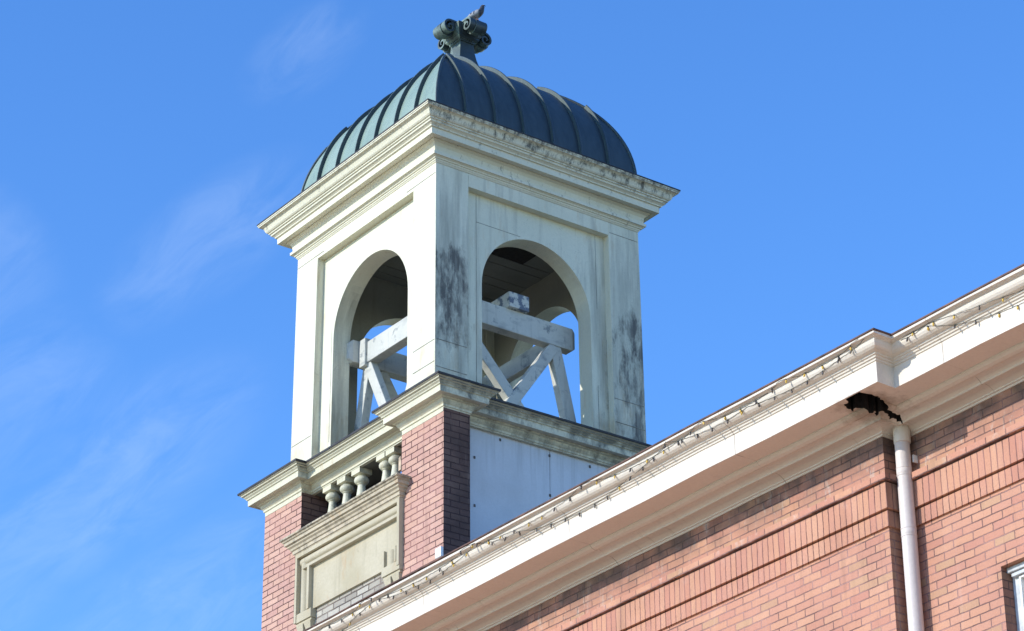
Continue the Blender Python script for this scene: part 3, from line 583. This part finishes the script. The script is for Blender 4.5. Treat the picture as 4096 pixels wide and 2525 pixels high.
# ================================================================== PIGEON
def pigeon():
    P0 = (FX + .262, FY + .02, FZ + RV + .003)
    o = thing('pigeon', 'grey pigeon with dark head and barred wings perched on the dome finial', 'pigeon', P0)
    ang = math.atan2(.805, .594) - .15
    def tr(mb):
        c, s_ = math.cos(ang), math.sin(ang); return mb.xf(lambda x, y, z: (P0[0] + (x * c - y * s_), P0[1] + (x * s_ + y * c), P0[2] + z))
    st = [(-.150, .010, .004, .012), (-.135, .016, .009, .020), (-.105, .030, .018, .030), (-.07, .050, .034, .040), (-.03, .074, .046, .049), (.01, .096, .052, .054), (.045, .116, .049, .052), (.068, .138, .042, .043), (.077, .158, .035, .036), (.082, .176, .030, .030), (.086, .192, .029, .029), (.093, .206, .027, .027), (.101, .215, .021, .021), (.108, .219, .012, .012), (.112, .220, .004, .004)]
    n = 16; vs = []; fs = []; L = len(st)
    for i, (x, z, rz, ry) in enumerate(st):
        a = st[max(0, i - 1)]; b_ = st[min(L - 1, i + 1)]; d = Vector((b_[0] - a[0], 0, b_[1] - a[1])).normalized(); up = Vector((-d.z, 0, d.x))
        for k in range(n):
            t = 2 * math.pi * k / n; q = Vector((x, 0, z)) + up * (rz * math.sin(t)) + Vector((0, ry * math.cos(t), 0)); vs.append(q)
    for i in range(L - 1):
        for k in range(n): fs.append((i * n + k, i * n + (k + 1) % n, (i + 1) * n + (k + 1) % n, (i + 1) * n + k))
    fs += [tuple(range(n - 1, -1, -1)), tuple((L - 1) * n + k for k in range(n))]
    me = MB().add(vs, fs)
    # object-space feather pattern needs the bird's own axes: build in local axes and turn the object
    b = MB(); b.v, b.f, b.mi = [tuple(Vector(P0) + v) for v in vs], fs, [0] * len(fs)
    ob('body', b, M['feather'], o, smooth=60)
    for sy in (-1, 1):
        wv = MB(); vs2 = []; prof = [(-.150, .022, .006), (-.11, .040, .018), (-.06, .062, .032), (0, .094, .040), (.04, .118, .034), (.06, .130, .016)]
        for x, z, h in prof:
            for q, off in ((-1, .006), (0, .014), (1, .004)): vs2.append((P0[0] + x - q * h * .35, P0[1] + sy * (.044 + off - (.022 if x < -.09 else 0) - (.012 if q == 1 else 0)), P0[2] + z + q * h))
        f2 = [(3 * i + j, 3 * i + j + 1, 3 * i + j + 4, 3 * i + j + 3) for i in range(5) for j in range(2)]
        w = ob('wing', wv.add(vs2, f2), M['feather'], o, smooth=60); sm = w.modifiers.new('solid', 'SOLIDIFY'); sm.thickness = .012
    bk = MB().tube([(P0[0] + .106, P0[1], P0[2] + .222), (P0[0] + .122, P0[1], P0[2] + .216), (P0[0] + .132, P0[1], P0[2] + .206)], [.007, .005, .001], 8); ob('beak', bk, M['cavity'], o, smooth=60)
    for sy in (-1, 1):
        lg = MB().tube([(P0[0] + .005, P0[1] + sy * .02, P0[2] + .06), (P0[0] + .012, P0[1] + sy * .02, P0[2] + .004)], .005, 6)
        for dx, dy in ((.035, 0), (.026, .018), (.026, -.018), (-.022, 0)): lg.tube([(P0[0] + .012, P0[1] + sy * .02, P0[2] + .005), (P0[0] + .012 + dx, P0[1] + sy * .02 + dy, P0[2] + .001)], .004, 5)
        ob('leg', lg, M['pink'], o)
        ob('eye', MB().lathe(P0[0] + .099, P0[1] + sy * .019, [(.0005, P0[2] + .213), (.004, P0[2] + .217), (.004, P0[2] + .220), (.0005, P0[2] + .224)], 8), M['amber'], o)
    o.rotation_euler = (0, 0, ang); o.scale = (.99,) * 3
pigeon()
# ================================================================== BRICK BUILDING
B = thing('brick_building', 'pink brick building with deep cream eaves in front of the bell tower', 'building', (4.0, 3.0, -Z0))
YW, XJ = -.2, 7.11
def grid_wall(us, zs, holes, d0, d1):
    mb = MB(); nu, nz2 = len(us), len(zs); idx = {}
    def vid(i, j, d):
        if (i, j, d) not in idx: idx[(i, j, d)] = len(mb.v); mb.v.append((us[i], d0 if d == 0 else d1, zs[j]))
        return idx[(i, j, d)]
    solid = lambda i, j: 0 <= i < nu - 1 and 0 <= j < nz2 - 1 and (i, j) not in holes
    for i in range(nu - 1):
        for j in range(nz2 - 1):
            if not solid(i, j): continue
            mb.f.append((vid(i, j, 0), vid(i + 1, j, 0), vid(i + 1, j + 1, 0), vid(i, j + 1, 0))); mb.f.append((vid(i, j, 1), vid(i, j + 1, 1), vid(i + 1, j + 1, 1), vid(i + 1, j, 1)))
            for (di, dj, a, b_) in ((-1, 0, (i, j), (i, j + 1)), (1, 0, (i + 1, j), (i + 1, j + 1)), (0, -1, (i, j), (i + 1, j)), (0, 1, (i, j + 1), (i + 1, j + 1))):
                if not solid(i + di, j + dj): mb.f.append((vid(*a, 0), vid(*b_, 0), vid(*b_, 1), vid(*a, 1)))
    mb.mi = [0] * len(mb.f); return mb
ob('wall', MB().box(-3.9, XJ, YW, .25, -Z0, -3.03), M['wall_brick'], B)
WX0, WX1, WZ0, WZ1 = 8.165, 9.25, -6.5, -4.566
ob('wall', grid_wall([XJ + .001, WX0, WX1, 16.0], [-Z0, WZ0, WZ1, -3.03], {(1, 1)}, 0.0, .30), M['wall_brick'], B)
ob('wall', MB().box(-3.9, -3.6, .251, 9, -Z0, -3.03), M['wall_brick'], B); ob('wall', MB().box(15.7, 16, .301, 9, -Z0, -3.03), M['wall_brick'], B); ob('wall', MB().box(-3.6, 15.7, 8.7, 9, -Z0, -3.03), M['wall_brick'], B)
# projecting brick bands that return round the jog
for (z0_, z1_, pr, mat) in ((-3.506, -3.445, .085, 'wall_brick'), (-3.754, -3.517, .052, 'soldier'), (-3.908, -3.766, .024, 'soldier')):
    band = [(-.03, z0_), (pr, z0_), (pr, z1_), (-.03, z1_)]
    ob('brick_band', MB().sweep([(-3.9, YW), (XJ, YW), (XJ, 0.0), (16.0, 0.0)], band, closed=False), M[mat], B)
# --- eaves cornice
EPROF = [(-.12, -3.066), (.014, -3.066), (.018, -3.050), (.034, -3.046), (.036, -3.034), (.055, -3.024), (.085, -3.006), (.12, -2.998), (.152, -3.000), (.156, -3.012), (.176, -3.012), (.182, -2.998), (.21, -2.974), (.24, -2.960), (.258, -2.958), (.262, -2.974), (.295, -2.978), (.328, -2.968), (.35, -2.948), (.354, -2.934),
         (.60, -2.933), (.601, -2.742), (.612, -2.737), (.616, -2.722), (.629, -2.717), (.634, -2.703), (.648, -2.698), (.652, -2.684), (.664, -2.682), (.690, -2.674), (.710, -2.658), (.722, -2.638), (.728, -2.616), (.729, -2.602), (.745, -2.597), (.752, -2.590), (.774, -2.588), (.776, -2.566), (-.12, -2.40)]
EP = [(-3.9, 9.0), (-3.9, YW), (XJ, YW), (XJ, 0.0), (16.0, 0.0), (16.0, 9.0)]
eave = ob('eaves_cornice', MB().sweep(EP, EPROF, closed=False, zjit=5), M['eaves'], B, mats=[M['eaves'], M['cavity']])
hole = [(7.471, -.800), (7.486, -.692), (7.501, -.594), (7.463, -.542), (7.45, -.443), (7.409, -.409), (7.405, -.349), (7.388, -.29), (7.365, -.215), (7.335, -.165), (7.30, -.20), (7.318, -.255), (7.30, -.292), (7.32, -.323), (7.336, -.381), (7.334, -.423), (7.265, -.402), (7.296, -.465), (7.266, -.48), (7.285, -.533), (7.233, -.554), (7.213, -.596), (7.147, -.557), (7.17, -.617), (7.163, -.653), (7.205, -.726), (7.25, -.715), (7.297, -.785), (7.343, -.788), (7.384, -.800)]
rh = random.Random(3); h2 = []
for (xa_, ya_), (xb_, yb_) in zip(hole, hole[1:] + hole[:1]):
    for t_ in (0, .34, .67): h2.append((xa_ + (xb_ - xa_) * t_ + (rh.uniform(-.012, .012) if t_ else 0), ya_ + (yb_ - ya_) * t_ + (rh.uniform(-.012, .012) if t_ else 0)))
hole = [(x, max(y, -.785)) for x, y in h2]
n = len(hole); hm = MB().add([(x, y, -3.2) for x, y in hole] + [(x, y, -2.66 if y > -.8 else -2.8) for x, y in hole], [tuple(range(n)), tuple(range(2 * n - 1, n - 1, -1))] + [(i, (i + 1) % n, n + (i + 1) % n, n + i) for i in range(n)])
hm.mi = [1] * len(hm.f)
cut = ob('cutter', hm, None, B, mats=[M['eaves'], M['cavity']])
bo = eave.modifiers.new('hole', 'BOOLEAN'); bo.operation = 'DIFFERENCE'; bo.object = cut; bo.solver = 'EXACT'
bpy.context.view_layer.update()
dg = bpy.context.evaluated_depsgraph_get(); nm = bpy.data.meshes.new_from_object(eave.evaluated_get(dg)); eave.modifiers.clear(); eave.data = nm
bpy.data.objects.remove(cut)
ob('gutter_edge', MB().sweep(EP, [(.70, -2.560), (.780, -2.5655), (.786, -2.562), (.786, -2.549), (.778, -2.545), (.70, -2.53)], closed=False, zjit=11), M['rustflash'], B)
rf = MB(); rz = lambda y: -2.54 + (y + .9) * .3
rf.add([(-4.6, -.95, -2.552), (16.7, -.95, -2.552), (12, 4.3, -1.1), (0, 4.3, -1.1), (16.7, 9.6, -2.552), (-4.6, 9.6, -2.552)], [(0, 1, 2, 3), (1, 4, 2), (4, 5, 3, 2), (5, 0, 3), (0, 5, 4, 1)])
rfo = rf; rfo.xf(lambda x, y, z: (x, max(y, -.72) if x < XJ + .5 else max(y, -.5), z))
ob('roof', rfo, M['roof'], B)
# --- window
WF = MB(); d0, d1 = .11, .19
def rectframe(mb, x0, x1, z0, z1, w, ya, yb2):
    mb.box(x0, x0 + w, ya, yb2, z0, z1); mb.box(x1 - w, x1, ya, yb2, z0, z1); mb.box(x0 + w, x1 - w, ya, yb2, z1 - w, z1); mb.box(x0 + w, x1 - w, ya, yb2, z0, z0 + w)
rectframe(WF, WX0 + .001, WX1 - .001, WZ0 + .001, WZ1 - .001, .085, .12, .26)
WIN = ob('window', WF, M['frame'], B, bevel=.006)
s2 = MB(); rectframe(s2, WX0 + .087, WX1 - .087, WZ0 + .087, WZ1 - .087, .022, .105, .16); rectframe(s2, WX0 + .112, WX1 - .112, WZ0 + .112, WZ1 - .112, .05, .15, .20); s2.box(WX0 + .16, WX1 - .16, .152, .198, -5.56, -5.51)
ob('sash', s2, M['sash'], WIN, bevel=.004)
ob('pane', MB().box(WX0 + .161, WX1 - .161, .172, .178, WZ0 + .161, WZ1 - .161), M['glass'], WIN)
hd = MB(); hd.box(WX0 + .0, WX1 - .0, .06, .119, WZ1 - .05, WZ1 - .002); hd.box(WX0 + .03, WX1 - .03, .08, .119, WZ1 - .085, WZ1 - .051)
ob('head_moulding', hd, M['frame'], WIN, bevel=.006)
ob('sill', MB().box(WX0 - .06, WX1 + .06, -.06, .25, WZ0 - .12, WZ0 - .0), M['stone'], WIN)
# ================================================================== DOWNSPOUT
px_, py_ = 7.243, -.10
DS = thing('downspout', 'cream painted downspout in the wall jog under the broken eaves', 'downspout', (px_, py_, -Z0))
ob('pipe', MB().lathe(px_, py_, [(.066, -Z0), (.066, -2.99)], 28), M['pipe'], DS, smooth=40)
for z in (-3.46, -4.02, -5.6):
    cl = MB()
    for dz in (0, .07): cl.lathe(px_, py_, [(.064, z + dz - .008), (.0695, z + dz - .005), (.0695, z + dz + .005), (.064, z + dz + .008)], 28)
    cl.lathe(px_, py_, [(.0645, z + .004), (.0675, z + .008), (.0675, z + .062), (.0645, z + .066)], 28)
    ob('pipe_joint', cl, M['pipe'], DS, smooth=40)
ob('top_sleeve', MB().lathe(px_ + .004, py_, [(.070, -3.155), (.074, -3.15), (.074, -2.98), (.070, -2.975)], 28), M['eaves'], DS, smooth=40)
ob('wall_strap', MB().box(px_ + .060, px_ + .074, py_ + .05, -.0015, -3.34, -3.27), M['plastic'], DS)
# ================================================================== white box at the pier's foot
bx = MB().box(.355, .462, -.235, -.1945, -2.01, -1.895); bxo = ob('cable_box', bx.xf(lambda x, y, z: (x, y, z)), M['plastic'], None, bevel=.008)
bxo.location = (0, 0, 0); bxo['label'] = 'small white box fixed at the foot of the front brick pier just above the eaves'; bxo['category'] = 'cable box'
# ================================================================== STRING LIGHTS
def eave_y(yw, z):     # how far the cornice face stands out at a height
    pr = [q for q in EPROF if q[0] > .59]
    for (e0, z0_), (e1, z1_) in zip(pr[:-1], pr[1:]):
        if z0_ <= z <= z1_ and z1_ > z0_: return yw - (e0 + (e1 - e0) * (z - z0_) / (z1_ - z0_))
    return yw - .776 if z > -2.6 else yw - .60
BULB = {}
def bulb_mesh(dark):
    if dark not in BULB:
        mb = MB().lathe(0, 0, [(.006, .0), (.0085, -.002), (.0085, -.018)], 10)
        n0 = len(mb.f); mb.lathe(0, 0, [(.0075, -.018), (.0125, -.028), (.0135, -.038), (.010, -.052), (.004, -.062), (.001, -.066)], 10)
        mb.mi = [0] * n0 + [1] * (len(mb.f) - n0)
        me = bpy.data.meshes.new('bulb'); me.from_pydata(mb.v, [], mb.f)
        for m in (M['wire'], M['darkbulb'] if dark else M['amber']): me.materials.append(m)
        for pl, mi in zip(me.polygons, mb.mi): pl.material_index = mi; pl.use_smooth = True
        BULB[dark] = me
    return BULB[dark]
def light_string(label, yw, knots, step, darkp, phase=0.0):
    kx = [k[0] for k in knots]; org = (kx[0], yw - .8, -2.6)
    o = thing('light_string', label, 'string lights', org, 'strings of bulbs along the eaves')
    pts = []; N_ = int((kx[-1] - kx[0]) / .03)
    for i in range(N_ + 1):
        x = kx[0] + (kx[-1] - kx[0]) * i / N_
        for (xa_, za), (xb_, zb2) in zip(knots[:-1], knots[1:]):
            if xa_ <= x <= xb_ + 1e-6:
                t = (x - xa_) / (xb_ - xa_); sag = .035 * (xb_ - xa_); z = za + (zb2 - za) * t - 4 * sag * t * (1 - t); break
        ys = min(eave_y(yw, z), eave_y(yw, z - .05), eave_y(yw, z - .02))
        pts.append(Vector((x, ys - .005, z + random.uniform(-.003, .003))))
    ob('wire', MB().tube(pts, .0019, 5), M['wire'], o)
    d = phase; k = 0
    for a, b_ in zip(pts[:-1], pts[1:]):
        d += (b_ - a).length
        if d >= step:
            d = random.uniform(-.02, .02); dark = random.random() < darkp; k += 1
            q = bpy.data.objects.new('bulb', bulb_mesh(dark)); COL.objects.link(q); q.parent = o
            q.location = (a.x - org[0], a.y - .004 - org[1], a.z - org[2]); q.rotation_euler = (random.uniform(-.15, .1), random.uniform(-.45, .3), random.uniform(0, 6)); q.scale = (.70,) * 3
    return o
light_string('upper string of small bulbs along the eaves left of the jog', YW, [(-2.6, -2.62), (-.7, -2.60), (.15, -2.57), (2.0, -2.572), (3.9, -2.57), (5.6, -2.575), (6.7, -2.58), (7.7, -2.575)], .205, .35)
light_string('lower string of small dark bulbs drooping across the fascia left of the jog', YW, [(-2.6, -2.66), (.3, -2.60), (.9, -2.66), (2.1, -2.58), (2.75, -2.66), (4.4, -2.68), (5.1, -2.585), (6.2, -2.63), (7.75, -2.59)], .198, .9, .08)
light_string('upper string of amber bulbs on the eaves right of the jog', 0.0, [(7.9, -2.59), (8.3, -2.60), (10.5, -2.62), (13.0, -2.6)], .23, .35)
light_string('lower string of dark bulbs crossing the fascia right of the jog', 0.0, [(7.95, -2.62), (8.25, -2.61), (8.6, -2.70), (10.4, -2.72), (13.0, -2.66)], .22, .85, .1)
